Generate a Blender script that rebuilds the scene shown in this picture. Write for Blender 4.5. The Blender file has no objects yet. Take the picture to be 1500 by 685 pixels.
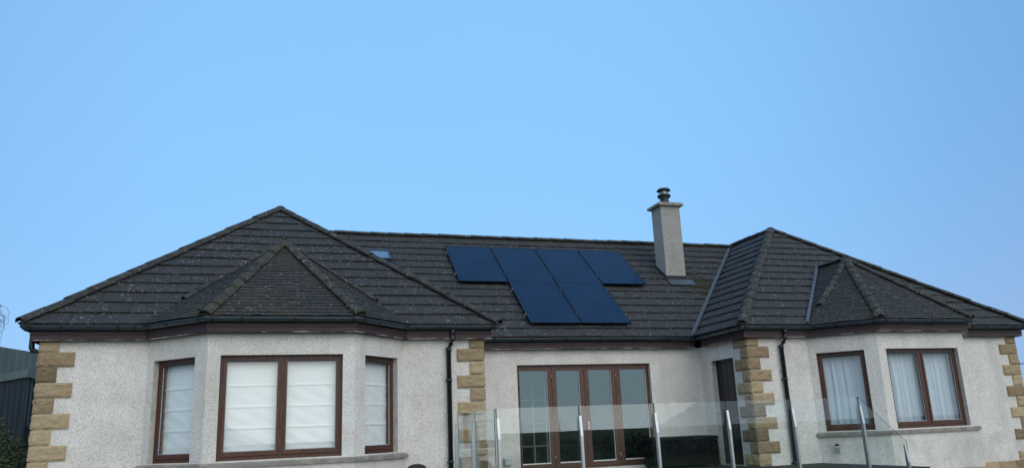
import bpy, bmesh, math, random
from mathutils import Vector, Matrix, noise
random.seed(7)
scene = bpy.context.scene
COL = scene.collection
Z0 = 1.4                      # camera height above the lawn; heights below are written from the camera's eye level
R = math.radians
V = Vector

# ------------------------------------------------------------------ helpers
class MB:
    """collects faces and links them as ONE mesh object"""
    def __init__(s):
        s.v = []; s.f = []; s.m = []; s.t = []; s.sm = []
    def face(s, pts, mi=0, tint=0.5, smooth=False):
        i = len(s.v); s.v += [tuple(p) for p in pts]; s.f.append(tuple(range(i, i + len(pts))))
        s.m.append(mi); s.t.append(tint); s.sm.append(smooth)
    def hexa(s, p, mi=0, tint=0.5):
        # p: 8 points, bottom ring 0-3 (ccw from above) then top ring 4-7
        for q in ((3, 2, 1, 0), (4, 5, 6, 7), (0, 1, 5, 4), (1, 2, 6, 5), (2, 3, 7, 6), (3, 0, 4, 7)):
            s.face([p[k] for k in q], mi, tint)
    def box(s, x0, x1, y0, y1, z0, z1, mi=0, tint=0.5):
        s.hexa([(x0, y0, z0), (x1, y0, z0), (x1, y1, z0), (x0, y1, z0), (x0, y0, z1), (x1, y0, z1), (x1, y1, z1), (x0, y1, z1)], mi, tint)
    def lbox(s, fr, u0, u1, d0, d1, z0, z1, mi=0, tint=0.5):
        # fr = (origin xy, along xy, inward xy)
        P = lambda u, d, z: (fr[0][0] + fr[1][0] * u + fr[2][0] * d, fr[0][1] + fr[1][1] * u + fr[2][1] * d, z)
        s.hexa([P(u0, d0, z0), P(u1, d0, z0), P(u1, d1, z0), P(u0, d1, z0), P(u0, d0, z1), P(u1, d0, z1), P(u1, d1, z1), P(u0, d1, z1)], mi, tint)
    def prism(s, poly, ext, mi=0, tint=0.5):
        # poly: 3D loop, ext: vector
        e = V(ext); a = [V(p) for p in poly]; b = [p + e for p in a]
        s.face(list(reversed(a)), mi, tint); s.face(b, mi, tint)
        n = len(a)
        for i in range(n):
            j = (i + 1) % n; s.face([a[i], a[j], b[j], b[i]], mi, tint)
    def tube(s, pts, r, n=10, mi=0, tint=0.5, caps=True):
        pts = [V(p) for p in pts]; rings = []
        rr = r if isinstance(r, (list, tuple)) else [r] * len(pts)
        up = V((0, 0, 1))
        for i, p in enumerate(pts):
            d = (pts[min(i + 1, len(pts) - 1)] - pts[max(i - 1, 0)]).normalized()
            a = d.cross(up) if abs(d.dot(up)) < .95 else d.cross(V((1, 0, 0)))
            a.normalize(); b = d.cross(a)
            rings.append([p + (a * math.cos(t) + b * math.sin(t)) * rr[i] for t in [2 * math.pi * k / n for k in range(n)]])
        for i in range(len(rings) - 1):
            for k in range(n):
                l = (k + 1) % n
                s.face([rings[i][k], rings[i + 1][k], rings[i + 1][l], rings[i][l]], mi, tint, True)
        if caps:
            s.face(list(rings[0]), mi, tint); s.face(list(reversed(rings[-1])), mi, tint)
    def lathe(s, c, prof, n=24, mi=0, tint=0.5):
        for i in range(len(prof) - 1):
            (r0, z0), (r1, z1) = prof[i], prof[i + 1]
            for k in range(n):
                a, b = 2 * math.pi * k / n, 2 * math.pi * (k + 1) / n
                P = lambda r, t, z: (c[0] + r * math.cos(t), c[1] + r * math.sin(t), z)
                s.face([P(r0, a, z0), P(r0, b, z0), P(r1, b, z1), P(r1, a, z1)], mi, tint, True)
    def build(s, name, mats, parent=None, base=None, bevel=0, weld=False):
        if not isinstance(mats, (list, tuple)): mats = [mats]
        b = V(base) if base is not None else (ROOTLOC.get(root_of(parent).name, V((0, 0, 0))) if parent else V((0, 0, 0)))
        me = bpy.data.meshes.new(name)
        me.from_pydata([(x - b.x, y - b.y, z + Z0 - b.z) for x, y, z in s.v], [], s.f)
        for m in mats: me.materials.append(m)
        me.polygons.foreach_set('material_index', s.m)
        me.polygons.foreach_set('use_smooth', s.sm)
        at = me.attributes.new('tint', 'FLOAT', 'FACE'); at.data.foreach_set('value', s.t)
        if weld or any(s.sm):
            bm = bmesh.new(); bm.from_mesh(me); bmesh.ops.remove_doubles(bm, verts=bm.verts, dist=1e-5)
            bm.to_mesh(me); bm.free()
        me.update()
        o = bpy.data.objects.new(name, me); COL.objects.link(o)
        if parent: o.parent = parent
        elif base is not None: o.location = b
        if bevel:
            md = o.modifiers.new('bevel', 'BEVEL'); md.width = bevel; md.segments = 2; md.limit_method = 'ANGLE'
        return o

ROOTLOC = {}
def root_of(o):
    while o.parent: o = o.parent
    return o
def tag(o, label=None, cat=None, group=None, kind=None):
    if label: o['label'] = label
    if cat: o['category'] = cat
    if group: o['group'] = group
    if kind: o['kind'] = kind
    return o
def thing(name, label, cat, loc, group=None):
    """an Empty at the thing's base; loc given with z above the lawn"""
    o = bpy.data.objects.new(name, None); COL.objects.link(o); o.location = loc
    o.empty_display_size = .3
    ROOTLOC[o.name] = V(loc)
    return tag(o, label, cat, group)

# ------------------------------------------------------------------ materials
class NT:
    def __init__(s, name):
        s.m = bpy.data.materials.new(name); s.m.use_nodes = True
        s.t = s.m.node_tree; s.n = s.t.nodes; s.l = s.t.links
        s.b = s.n['Principled BSDF']; s.out = s.n['Material Output']
        s.tc = s.n.new('ShaderNodeTexCoord')
    def add(s, ty, **k):
        n = s.n.new(ty)
        for a, b in k.items():
            if a.startswith('i_'): n.inputs[a[2:].replace('_', ' ')].default_value = b
            else: setattr(n, a, b)
        return n
    def link(s, a, b): s.l.new(a, b)
    def noise(s, scale, detail=4, rough=.55, vec=None):
        n = s.add('ShaderNodeTexNoise'); n.inputs['Scale'].default_value = scale; n.inputs['Detail'].default_value = detail
        n.inputs['Roughness'].default_value = rough
        s.link(vec or s.tc.outputs['Object'], n.inputs['Vector']); return n.outputs['Fac']
    def voro(s, scale, feature='F1', out='Distance', vec=None, rnd=1):
        n = s.add('ShaderNodeTexVoronoi', feature=feature); n.inputs['Scale'].default_value = scale
        n.inputs['Randomness'].default_value = rnd
        s.link(vec or s.tc.outputs['Object'], n.inputs['Vector']); return n.outputs[out]
    def ramp(s, fac, stops, interp='LINEAR'):
        n = s.add('ShaderNodeValToRGB'); n.color_ramp.interpolation = interp
        e = n.color_ramp.elements
        while len(e) < len(stops): e.new(.5)
        for k, (p, c) in zip(e, stops):
            k.position = p; k.color = (c, c, c, 1) if isinstance(c, (int, float)) else (*c, 1)
        s.link(fac, n.inputs['Fac']); return n.outputs['Color']
    def mix(s, fac, a, b, mode='MIX'):
        n = s.add('ShaderNodeMix', data_type='RGBA', blend_type=mode)
        for sock, val in ((n.inputs[0], fac), (n.inputs[6], a), (n.inputs[7], b)):
            if isinstance(val, (int, float)): sock.default_value = val
            elif isinstance(val, tuple): sock.default_value = (*val, 1)
            else: s.link(val, sock)
        return n.outputs[2]
    def math(s, op, a, b=None, clamp=False):
        n = s.add('ShaderNodeMath', operation=op, use_clamp=clamp)
        for sock, val in zip(n.inputs, (a, b)):
            if val is None: continue
            if isinstance(val, (int, float)): sock.default_value = val
            else: s.link(val, sock)
        return n.outputs[0]
    def attr(s, name):
        return s.add('ShaderNodeAttribute', attribute_name=name).outputs['Fac']
    def mapping(s, scale=(1, 1, 1), rot=(0, 0, 0), loc=(0, 0, 0)):
        n = s.add('ShaderNodeMapping'); n.inputs['Scale'].default_value = scale; n.inputs['Rotation'].default_value = rot
        n.inputs['Location'].default_value = loc
        s.link(s.tc.outputs['Object'], n.inputs['Vector']); return n.outputs['Vector']
    def sep(s):
        n = s.add('ShaderNodeSeparateXYZ'); s.link(s.tc.outputs['Object'], n.inputs[0]); return n.outputs
    def bump(s, h, strength=.5, dist=.01, prev=None):
        n = s.add('ShaderNodeBump'); n.inputs['Strength'].default_value = strength; n.inputs['Distance'].default_value = dist
        s.link(h, n.inputs['Height'])
        if prev: s.link(prev, n.inputs['Normal'])
        return n.outputs['Normal']
    def fin(s, col=None, rough=None, normal=None, metal=None, spec=None):
        for nm, val in (('Base Color', col), ('Roughness', rough), ('Normal', normal), ('Metallic', metal), ('Specular IOR Level', spec)):
            if val is None: continue
            if isinstance(val, (int, float)): s.b.inputs[nm].default_value = val
            elif isinstance(val, tuple): s.b.inputs[nm].default_value = (*val, 1)
            else: s.link(val, s.b.inputs[nm])
        return s.m

def mat_roughcast(name='roughcast', coarse=.55, dark=1.0):
    k = NT(name)
    v = k.voro(60); v2 = k.voro(110); n = k.noise(40, 5, .75); big = k.noise(.55, 5, .6); mid = k.noise(2.6, 4, .6)
    st = k.noise(1.0, 4, .6, k.mapping((2.2, 2.2, .28)))
    h = k.math('ADD', k.math('MULTIPLY', v, .8), k.math('ADD', k.math('MULTIPLY', n, .55), k.math('MULTIPLY', k.math('SUBTRACT', k.noise(21, 4, .7), .42), coarse * 1.5)))
    c = k.ramp(h, [(.25, (.34 * dark, .325 * dark, .31 * dark)), (.58, (.645 * dark, .615 * dark, .58 * dark)), (.95, (.82 * dark, .785 * dark, .745 * dark))])
    c = k.mix(k.ramp(v2, [(.05, .4), (.28, 0.0)]), c, (.27, .255, .235))
    c = k.mix(1.0, c, k.ramp(big, [(.3, (.86, .86, .85)), (.55, (1, 1, 1))]), 'MULTIPLY')
    c = k.mix(1.0, c, k.ramp(mid, [(.32, (.90, .885, .86)), (.6, (1, 1, 1))]), 'MULTIPLY')
    c = k.mix(k.ramp(st, [(.56, 0.0), (.75, .32)]), c, (.36, .355, .30))
    zlow = k.math('MULTIPLY', k.math('SUBTRACT', Z0 - .36, k.sep()[2]), 5.0, True)
    damp = k.math('MULTIPLY', zlow, k.ramp(k.noise(1.1, 5, .65, k.mapping((1, 1, .6), (0, 0, 0), (3.3, 1, 0))), [(.44, 0.0), (.62, .5)]))
    c = k.mix(damp, c, (.33, .335, .30))
    nb = k.bump(h, .7, .008)
    return k.fin(c, .95, nb, spec=.15)

def mat_smooth_render():
    k = NT('smooth_render'); n = k.noise(8, 5, .6)
    c = k.ramp(n, [(.3, (.40, .375, .34)), (.7, (.58, .555, .515))])
    return k.fin(c, .9, k.bump(k.noise(60, 4), .3, .004), spec=.2)

def mat_tile(name, base, moss=.0, specks=1.0):
    k = NT(name)
    t = k.attr('tint'); n1 = k.noise(3.2, 5, .6); n2 = k.noise(38, 5, .7); n3 = k.noise(140, 3, .6)
    lo = tuple(x * .55 for x in base); hi = tuple(x * 1.55 for x in base)
    f = k.math('ADD', k.math('MULTIPLY', t, .12), k.math('ADD', k.math('MULTIPLY', n1, .55), k.math('MULTIPLY', n2, .65)))
    c = k.ramp(f, [(.40, lo), (.66, base), (.92, hi)])
    # brownish / greenish weathering in patches
    c = k.mix(k.ramp(k.noise(1.3, 4, .65), [(.5, 0.0), (.72, .45)]), c, (base[0] * 1.3, base[1] * 1.2, base[2] * 1.05))
    c = k.mix(k.ramp(k.noise(13, 5, .75), [(.46, 0.0), (.66, .6)]), c, (base[0] * 2.1, base[1] * 2.0, base[2] * 1.85))
    # fine grit, then lichen: dust, small dots and a few pale coins
    c = k.mix(k.ramp(k.noise(75, 3, .8), [(.42, .75), (.62, 0.0)]), c, tuple(x * .45 for x in base))
    g1 = k.noise(1.6, 4, .65, k.mapping((1, 1, 1), (0, 0, 0), (4, 2, 7)))
    for sc, r0, r1, lo_, hi_, amt, col, off in ((6.5, .08, .20, .48, .62, .70, (.28, .29, .28), 1), (14, .14, .28, .40, .62, .85, (.25, .255, .24), 3), (27, .18, .36, .38, .66, .65, (.17, .17, .165), 6)):
        wv = k.voro(sc, vec=k.mapping((1, 1, 1), (.3 * off, .2, .5 * off), (off, 5, 3)))
        wob = k.math('ADD', wv, k.math('MULTIPLY', k.math('SUBTRACT', k.noise(60, 2), .5), .3))
        gg = k.noise(sc * .55, 2, .5, k.mapping((1, 1, 1), (0, 0, 0), (off * 2, 1, off)))
        gate = k.math('MULTIPLY', k.ramp(g1, [(lo_ - .12, 0.3), (hi_ - .04, 1.0)]), k.ramp(gg, [(.47, 0.0), (.56, amt * specks)]))
        c = k.mix(k.math('MULTIPLY', k.ramp(wob, [(r0, 1.0), (r1, 0.0)]), gate), c, col)
    if moss:
        mm = k.ramp(k.math('ADD', k.noise(9, 5, .7), k.math('MULTIPLY', k.noise(1.1, 2), .5)), [(.78 - moss * .25, 0.0), (.95 - moss * .2, .85)])
        c = k.mix(mm, c, (.052, .052, .032))
    nb = k.bump(n3, .5, .003, k.bump(n2, .5, .008))
    return k.fin(c, .82, nb, spec=.35)

def mat_stone():
    k = NT('sandstone'); t = k.attr('tint')
    n = k.noise(7, 6, .65); n2 = k.noise(30, 5, .7)
    f = k.math('ADD', k.math('MULTIPLY', t, .55), k.math('ADD', k.math('MULTIPLY', n, .4), k.math('MULTIPLY', n2, .25)))
    c = k.ramp(f, [(.3, (.18, .132, .082)), (.55, (.335, .25, .152)), (.85, (.45, .345, .215))])
    nb = k.bump(n2, .6, .008, k.bump(n, .9, .03))
    return k.fin(c, .9, nb, spec=.2)

def mat_wood():
    k = NT('varnished_wood')
    g = k.noise(9, 5, .6, k.mapping((6, 6, .5))); n = k.noise(2.5, 3)
    c = k.ramp(g, [(.3, (.044, .014, .008)), (.6, (.100, .034, .018)), (.8, (.14, .052, .029))])
    c = k.mix(k.ramp(n, [(.45, 0.0), (.7, .35)]), c, (.040, .024, .020))
    c = k.mix(k.ramp(k.noise(17, 4, .7, k.mapping((3, 3, .6))), [(.72, 0.0), (.76, .8)]), c, (.36, .30, .25))   # flaked varnish
    return k.fin(c, k.ramp(g, [(.3, .5), (.7, .34)]), k.bump(g, .25, .003), spec=.45)

def mat_fascia():
    k = NT('painted_fascia'); z = k.sep()[2]
    g = k.noise(6, 5, .6, k.mapping((.5, .5, 8)))
    c = k.ramp(g, [(.3, (.024, .015, .017)), (.55, (.047, .029, .032)), (.8, (.070, .046, .050))])
    # paint flaked off to a white undercoat along the bottom edge
    zz = k.math('ADD', z, k.math('MULTIPLY', k.math('SUBTRACT', k.noise(12, 4, .7), .5), .045))
    edge = k.math('LESS_THAN', zz, Z0 + 1.738)
    gate = k.ramp(k.noise(2.2, 5, .7, k.mapping((1, 1, .05))), [(.48, 0.0), (.56, .9)])
    c = k.mix(k.math('MULTIPLY', edge, gate), c, (.42, .38, .35))
    return k.fin(c, .6, k.bump(g, .3, .004), spec=.35)

def mat_plain(name, col, rough=.5, metal=0, nscale=12, namp=.25, bump=.0, spec=.5):
    k = NT(name); n = k.noise(nscale, 5, .6)
    c = k.ramp(n, [(.3, tuple(x * (1 - namp) for x in col)), (.7, tuple(min(1, x * (1 + namp)) for x in col))])
    nb = k.bump(n, bump, .01) if bump else None
    return k.fin(c, rough, nb, metal, spec)

def mat_glass(name, tint=(.93, .96, .95), boost=1.0, ior=1.5, rough=0.0, bump=0.0, gcol=(1, 1, 1)):
    k = NT(name); k.n.remove(k.b)
    tr = k.add('ShaderNodeBsdfTransparent'); tr.inputs['Color'].default_value = (*tint, 1)
    gl = k.add('ShaderNodeBsdfGlossy'); gl.inputs['Roughness'].default_value = rough; gl.inputs['Color'].default_value = (*gcol, 1)
    ge = k.add('ShaderNodeNewGeometry'); dt = k.add('ShaderNodeVectorMath', operation='DOT_PRODUCT')
    k.link(ge.outputs['Incoming'], dt.inputs[0]); k.link(ge.outputs['Normal'], dt.inputs[1])
    f0 = ((ior - 1) / (ior + 1)) ** 2
    sch = k.math('POWER', k.math('SUBTRACT', 1.0, k.math('ABSOLUTE', dt.outputs['Value'])), 5.0)
    fres = k.math('ADD', f0 * boost, k.math('MULTIPLY', sch, 1 - f0 * boost), True)
    if bump:
        nb = k.bump(k.noise(.9, 2), bump, .02); k.link(nb, gl.inputs['Normal'])
    mx = k.add('ShaderNodeMixShader')
    k.link(fres, mx.inputs[0])
    k.link(tr.outputs[0], mx.inputs[1]); k.link(gl.outputs[0], mx.inputs[2]); k.link(mx.outputs[0], k.out.inputs['Surface'])
    return k.m

def mat_cells():
    k = NT('solar_cells'); o = k.sep()
    n = k.noise(1.2, 4, .6)
    c = k.ramp(n, [(.3, (.003, .017, .048)), (.7, (.005, .024, .064))])
    g = k.noise(5, 5, .7)
    c = k.mix(k.ramp(g, [(.6, 0.0), (.8, .18)]), c, (.03, .05, .09))
    # faint cell grid and bus lines
    def lines(v, pitch, w): return k.math('LESS_THAN', k.math('FRACT', k.math('DIVIDE', v, pitch)), w)
    gr = k.math('MAXIMUM', lines(o[0], .1988, .028), lines(o[1], .1467, .028))
    c = k.mix(k.math('MULTIPLY', gr, .5), c, (.016, .040, .082))
    nb = k.bump(k.noise(.8, 2), .06, .03)
    return k.fin(c, k.ramp(n, [(.3, .20), (.7, .34)]), nb, spec=.13)

def mat_fabric(name, col, fold=False):
    k = NT(name); n = k.noise(3, 4)
    c = k.ramp(n, [(.3, tuple(x * .95 for x in col)), (.7, col)])
    k.fin(c, .9, k.bump(k.noise(260, 2), .15, .002), spec=.1)
    k.b.inputs['Subsurface Weight'].default_value = 0.0
    return k.m

def mat_grass():
    k = NT('lawn_grass'); n = k.noise(.35, 5, .6); n2 = k.noise(14, 6, .7)
    f = k.math('ADD', k.math('MULTIPLY', n, .6), k.math('MULTIPLY', n2, .5))
    c = k.ramp(f, [(.35, (.030, .048, .016)), (.6, (.060, .085, .028)), (.85, (.105, .115, .050))])
    return k.fin(c, .95, k.bump(n2, .8, .05), spec=.1)

def mat_leaf(name, base):
    k = NT(name); t = k.attr('tint')
    c = k.ramp(t, [(0, tuple(x * .45 for x in base)), (.6, base), (1, tuple(x * 1.7 for x in base))])
    return k.fin(c, .55, spec=.3)

M = dict(
    wall=mat_roughcast(), chim=mat_roughcast('grey_roughcast', coarse=.95, dark=.47), reveal=mat_smooth_render(),
    tile=mat_tile('concrete_tile', (.037, .038, .041)), small=mat_tile('plain_tile', (.036, .037, .039), moss=.12, specks=1.0),
    cap=mat_tile('ridge_tile', (.042, .043, .044), moss=.12, specks=1.2), mosscap=mat_tile('mossy_hip_tile', (.044, .044, .043), moss=.26, specks=1.5),
    stone=mat_stone(), wood=mat_wood(), fascia=mat_fascia(),
    sill=mat_plain('cast_sill', (.27, .25, .22), .9, 0, 6, .35, .4, .2),
    gutter=mat_plain('black_plastic', (.022, .036, .052), .32, 0, 5, .25, 0, .7),
    pipe=mat_plain('downpipe_plastic', (.016, .019, .020), .4, 0, 5, .3, 0, .5),
    lead=mat_plain('lead', (.060, .078, .095), .5, .2, 10, .35, .4, .5),
    glass=mat_glass('window_glass', (.94, .97, .97), 2.0, 1.5, 0, .02), doorglass=mat_glass('door_glass', (.55, .62, .63), 2.1, 1.5, 0.0, .012, (.62, .88, 1.0)),
    rail=mat_glass('balustrade_glass', (.935, .970, .960), .95, 1.5),
    cells=mat_cells(), pframe=mat_plain('black_anodised', (.012, .016, .026), .35, .6, 9, .2),
    blind=mat_fabric('blind_linen', (.88, .89, .88)), curtain=mat_fabric('curtain_voile', (.56, .62, .68)),
    chrome=mat_plain('brushed_steel', (.40, .43, .46), .32, 1.0, 30, .12), dark=mat_plain('dark_paint', (.010, .011, .013), .45, 0, 8, .4),
    darkwood=mat_plain('dark_door_boards', (.016, .015, .016), .42, 0, 7, .4),
    seal=mat_plain('joint_rubber', (.012, .013, .014), .6), white=mat_plain('white_bead', (.72, .72, .70), .5, 0, 15, .1),
    room=mat_plain('room_paint', (.32, .30, .27), .9), floor=mat_plain('room_carpet', (.10, .09, .08), .95),
    grass=mat_grass(), deck=mat_plain('charcoal_decking', (.022, .022, .024), .7, 0, 20, .35, .2, .3),
    pave=mat_plain('concrete_paving', (.26, .25, .23), .9, 0, 5, .25, .3, .2),
    gedge=mat_plain('glass_edge', (.10, .17, .16), .25, 0, 8, .1), mossgreen=mat_plain('bright_moss', (.075, .076, .042), .95, 0, 40, .5, .6, .1),
    shedlight=mat_plain('sage_cladding', (.085, .112, .104), .55, 0, 1.5, .15, 0, .4), sheddark=mat_plain('navy_cladding', (.016, .024, .032), .5, 0, 2, .25, 0, .4),
    shedtrim=mat_plain('sage_trim', (.145, .19, .18), .5, 0, 3, .15), shrub=mat_leaf('shrub_leaf', (.068, .094, .044)),
    hedge=mat_leaf('hedge_leaf', (.030, .042, .020)), bark=mat_plain('bark', (.10, .085, .075), .9, 0, 14, .4, .5, .2),
    twig=mat_plain('birch_twig', (.085, .055, .050), .9, 0, 14, .3), moss=mat_plain('moss', (.060, .062, .034), .95, 0, 40, .5, .6, .1),
    wicker=mat_plain('black_wicker', (.005, .007, .009), .8, 0, 45, .5, .6, .1), boxlid=mat_plain('black_lid', (.006, .008, .010), .7, 0, 20, .3, .3, .15), steelgrey=mat_plain('grey_metal', (.30, .32, .34), .4, .7, 20, .15),
    plasticgrey=mat_plain('pale_grey_plastic', (.42, .45, .50), .45, 0, 9, .08), rubberfringe=mat_plain('black_fringe', (.02, .022, .024), .7, 0, 60, .4, .4),
)

# ------------------------------------------------------------------ house dimensions (heights relative to eye level)
ZE, TP = 1.992, .81
SL = math.hypot(1, TP)
LX1, LX2, RX1, RX2 = -3.613, 4.219, 9.530, 17.41
YW, YM, YR = 14.085, 16.0, 19.847         # wing eaves, main eaves, main ridge
YB = 2 * YR - YM                          # back eaves
OH = .24
HL, HR = (LX2 - LX1) / 2, (RX2 - RX1) / 2
XL, XR = (LX1 + LX2) / 2, (RX1 + RX2) / 2
ZL, ZR, ZM = ZE + TP * HL, ZE + TP * HR, ZE + TP * (YR - YM)
BXL, BXR = .345, 13.40                    # bay centre lines
BE, BJ, BEY = 1.21, 2.215, 13.08          # bay eaves: half front, half at junction, front y
BW, BWJ, BWY = 1.155, 2.135, 13.335       # bay walls
WY = BWY + (BWJ - BW)                     # wing front wall plane
MWY = YM + OH                             # main front wall plane
WT, GZ, DZ = 1.74, -Z0, -.87              # wall top, ground, deck
HOUSE = thing('bungalow', 'single-storey bungalow with cream roughcast walls, sandstone quoins and dark hipped tile roof', 'house', (6.9, 14.0, 0))

# ------------------------------------------------------------------ walls
def wall(mb, fr, L, z0, z1, holes, th=.30, mi=0, mr=1):
    us = sorted({0, L, *[h[0] for h in holes], *[h[1] for h in holes]})
    zs = sorted({z0, z1, *[h[2] for h in holes], *[h[3] for h in holes]})
    P = lambda u, d, z: (fr[0][0] + fr[1][0] * u + fr[2][0] * d, fr[0][1] + fr[1][1] * u + fr[2][1] * d, z)
    def solid(i, j):
        if i < 0 or j < 0 or i >= len(us) - 1 or j >= len(zs) - 1: return False
        u = (us[i] + us[i + 1]) / 2; z = (zs[j] + zs[j + 1]) / 2
        return not any(h[0] < u < h[1] and h[2] < z < h[3] for h in holes)
    for i in range(len(us) - 1):
        for j in range(len(zs) - 1):
            if not solid(i, j): continue
            a, b, c, d = us[i], us[i + 1], zs[j], zs[j + 1]
            mb.face([P(a, 0, c), P(b, 0, c), P(b, 0, d), P(a, 0, d)], mi)
            mb.face([P(b, th, c), P(a, th, c), P(a, th, d), P(b, th, d)], mr)
            for (ii, jj), q in (((i - 1, j), [P(a, th, c), P(a, 0, c), P(a, 0, d), P(a, th, d)]), ((i + 1, j), [P(b, 0, c), P(b, th, c), P(b, th, d), P(b, 0, d)]),
                                ((i, j - 1), [P(a, th, c), P(b, th, c), P(b, 0, c), P(a, 0, c)]), ((i, j + 1), [P(a, 0, d), P(b, 0, d), P(b, th, d), P(a, th, d)])):
                if not solid(ii, jj): mb.face(q, mr)
S2 = math.sqrt(.5)
FX, FY, FYn = (1, 0), (0, 1), (0, -1)
FZ0, FZ1 = -.245, 1.382                   # window openings
FL = (BWJ - BW) / S2                      # facet length
fr_main = ((0, MWY), (1, 0), (0, 1))
m = MB()
wall(m, ((LX2 - OH, MWY), (1, 0), (0, 1)), RX1 - LX2 + 2 * OH, GZ, WT, [(5.27 - LX2 + OH, 8.45 - LX2 + OH, -.80, 1.405)])
wall_main = m.build('front_wall', [M['wall'], M['reveal']], HOUSE)

def wing(cx, x1, x2, door_side):
    o = OH; ws = []; YS = WY + .301
    def one(fr, L, holes):
        m = MB(); wall(m, fr, L, GZ, WT, holes); ws.append(m.build('wing_wall', [M['wall'], M['reveal']], HOUSE))
    one(((x1 + o, WY), FX, FY), cx - BWJ - x1 - o, [])
    one(((cx + BWJ, WY), FX, FY), x2 - o - cx - BWJ, [])
    # side walls; the far long one runs the whole depth of the house
    if door_side == 'left':     # right wing: left return holds the dark side door
        one(((x1 + o, MWY), (0, -1), (1, 0)), MWY - YS, [(MWY - 15.785, MWY - 14.90, DZ, 1.385)])
        one(((x2 - o, YS), (0, 1), (-1, 0)), YB - o - YS, [])
    else:
        one(((x2 - o, YS), (0, 1), (-1, 0)), MWY - YS, [])
        one(((x1 + o, YB - o), (0, -1), (1, 0)), YB - o - YS, [])
    b = MB()
    c = [(cx - BWJ, WY), (cx - BW, BWY), (cx + BW, BWY), (cx + BWJ, WY)]
    frs = [((c[0]), (S2, -S2), (S2, S2)), ((c[1]), (1, 0), (0, 1)), ((c[2]), (S2, S2), (-S2, S2))]
    holes = [[(FL - 1.225, FL - .27, FZ0, FZ1)], [(.20, 2 * BW - .20, FZ0, FZ1)], [(.27, 1.20, FZ0, FZ1)]]
    for f, L, h in zip(frs, (FL, 2 * BW, FL), holes): wall(b, f, L, GZ, WT, h)
    bw = b.build('bay_wall', [M['wall'], M['reveal']], HOUSE)
    return ws, bw, frs, holes
LW, LBW, LFR, LHO = wing(BXL, LX1, LX2, 'right')
RW, RBW, RFR, RHO = wing(BXR, RX1, RX2, 'left')
m = MB()
wall(m, ((RX2 - OH - .301, YB - OH - .001), (-1, 0), (0, -1)), RX2 - LX1 - 2 * OH - .602, GZ, WT, [])
m.build('rear_wall', [M['wall'], M['reveal']], HOUSE)
# rooms: ceiling, floor and the partitions that close the wings off from the middle room
def slabs(name, mat, za, zb):
    for x0, x1, y0 in ((LX1 + .55, LX2 - .56, WY + .31), (LX2 - .53, RX1 + .53, MWY + .32), (RX1 + .56, RX2 - .55, WY + .31)):
        m = MB(); m.box(x0, x1, y0, YB - .56, za, zb); m.build(name, mat, HOUSE)
    for c in (BXL, BXR):
        m = MB(); m.prism([(c - BW + .12, BWY + .31, za), (c + BW - .12, BWY + .31, za), (c + BWJ - .22, WY + .305, za), (c - BWJ + .22, WY + .305, za)], (0, 0, zb - za)); m.build(name, mat, HOUSE)
slabs('ceiling', M['room'], 1.66, 1.70); slabs('floor', M['floor'], -.93, -.86)
for q in ((LX2 - .53, LX2 - .45, MWY + .33, YB - .58), (RX1 + .45, RX1 + .53, MWY + .33, YB - .58), (LX1 + .57, LX2 - .56, 19.0, 19.08), (RX1 + .56, RX2 - .57, 19.0, 19.08), (LX2 - .44, RX1 + .44, 21.0, 21.08)):
    m = MB(); m.box(*q, -.86, 1.66); m.build('partition_wall', M['room'], HOUSE)

# quoins: alternate long and short rock-faced blocks wrapping each wing corner
def quoins(parent, cx, cy, sx, sy, zbot, wrap=True):
    """corner at (cx,cy); sx: +1 if the front face runs towards +x from the corner; sy +1: side face runs towards +y"""
    z = 1.735; top = True; i = 0; rnd = random.Random(int(cx * 100) + 3)
    while z > zbot:
        h = .175 if top else .243; top = False
        a, b = (.26, .50) if i % 2 == 0 else (.50, .26)
        p = .022; g = .006
        z1, z0 = z - g, z - h + g
        t = rnd.random(); m = MB()
        # rock-faced front: inner grid bulged outwards
        def rock(u0, u1, mapf):
            nu, nz = max(4, int((u1 - u0) / .036)), 7
            G = []
            for a_ in range(nu + 1):
                row = []
                for b_ in range(nz + 1):
                    u = u0 + (u1 - u0) * a_ / nu; zz = z0 + (z1 - z0) * b_ / nz
                    e = min(a_, nu - a_, b_, nz - b_)
                    dd = p + (0 if e == 0 else .014 + .018 * noise.noise(V((u * 10 + cx * 3, zz * 13, i * 1.7))) + .008 * rnd.random())
                    row.append(mapf(u, dd, zz))
                G.append(row)
            for a_ in range(nu):
                for b_ in range(nz):
                    m.face([G[a_][b_], G[a_ + 1][b_], G[a_ + 1][b_ + 1], G[a_][b_ + 1]] if sx > 0 else [G[a_][b_ + 1], G[a_ + 1][b_ + 1], G[a_ + 1][b_], G[a_][b_]], 0, t, False)
        fx = lambda u, d_, zz: (cx + sx * u, cy - d_, zz)
        rock(-p, a, fx)
        fy = lambda u, d_, zz: (cx - sx * d_, cy + u, zz)
        rock(-p, b, fy)
        # block body
        x0, x1 = sorted((cx - sx * p, cx + sx * a)); y0, y1 = cy - p, cy + .05
        m.box(x0, x1, cy - p + .001, cy + .05, z0, z1, 0, t)
        x0, x1 = sorted((cx - sx * (p - .001), cx + sx * .05)); m.box(x0, x1, cy + .052, cy + b, z0, z1, 0, t)
        m.build('quoin_stone', M['stone'], parent)
        z -= h; i += 1
quoins(LW[0], LX1 + OH, WY, 1, 1, GZ)
quoins(LW[1], LX2 - OH, WY, -1, 1, GZ)
quoins(RW[0], RX1 + OH, WY, 1, 1, GZ)
quoins(RW[1], RX2 - OH, WY, -1, 1, GZ)
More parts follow.
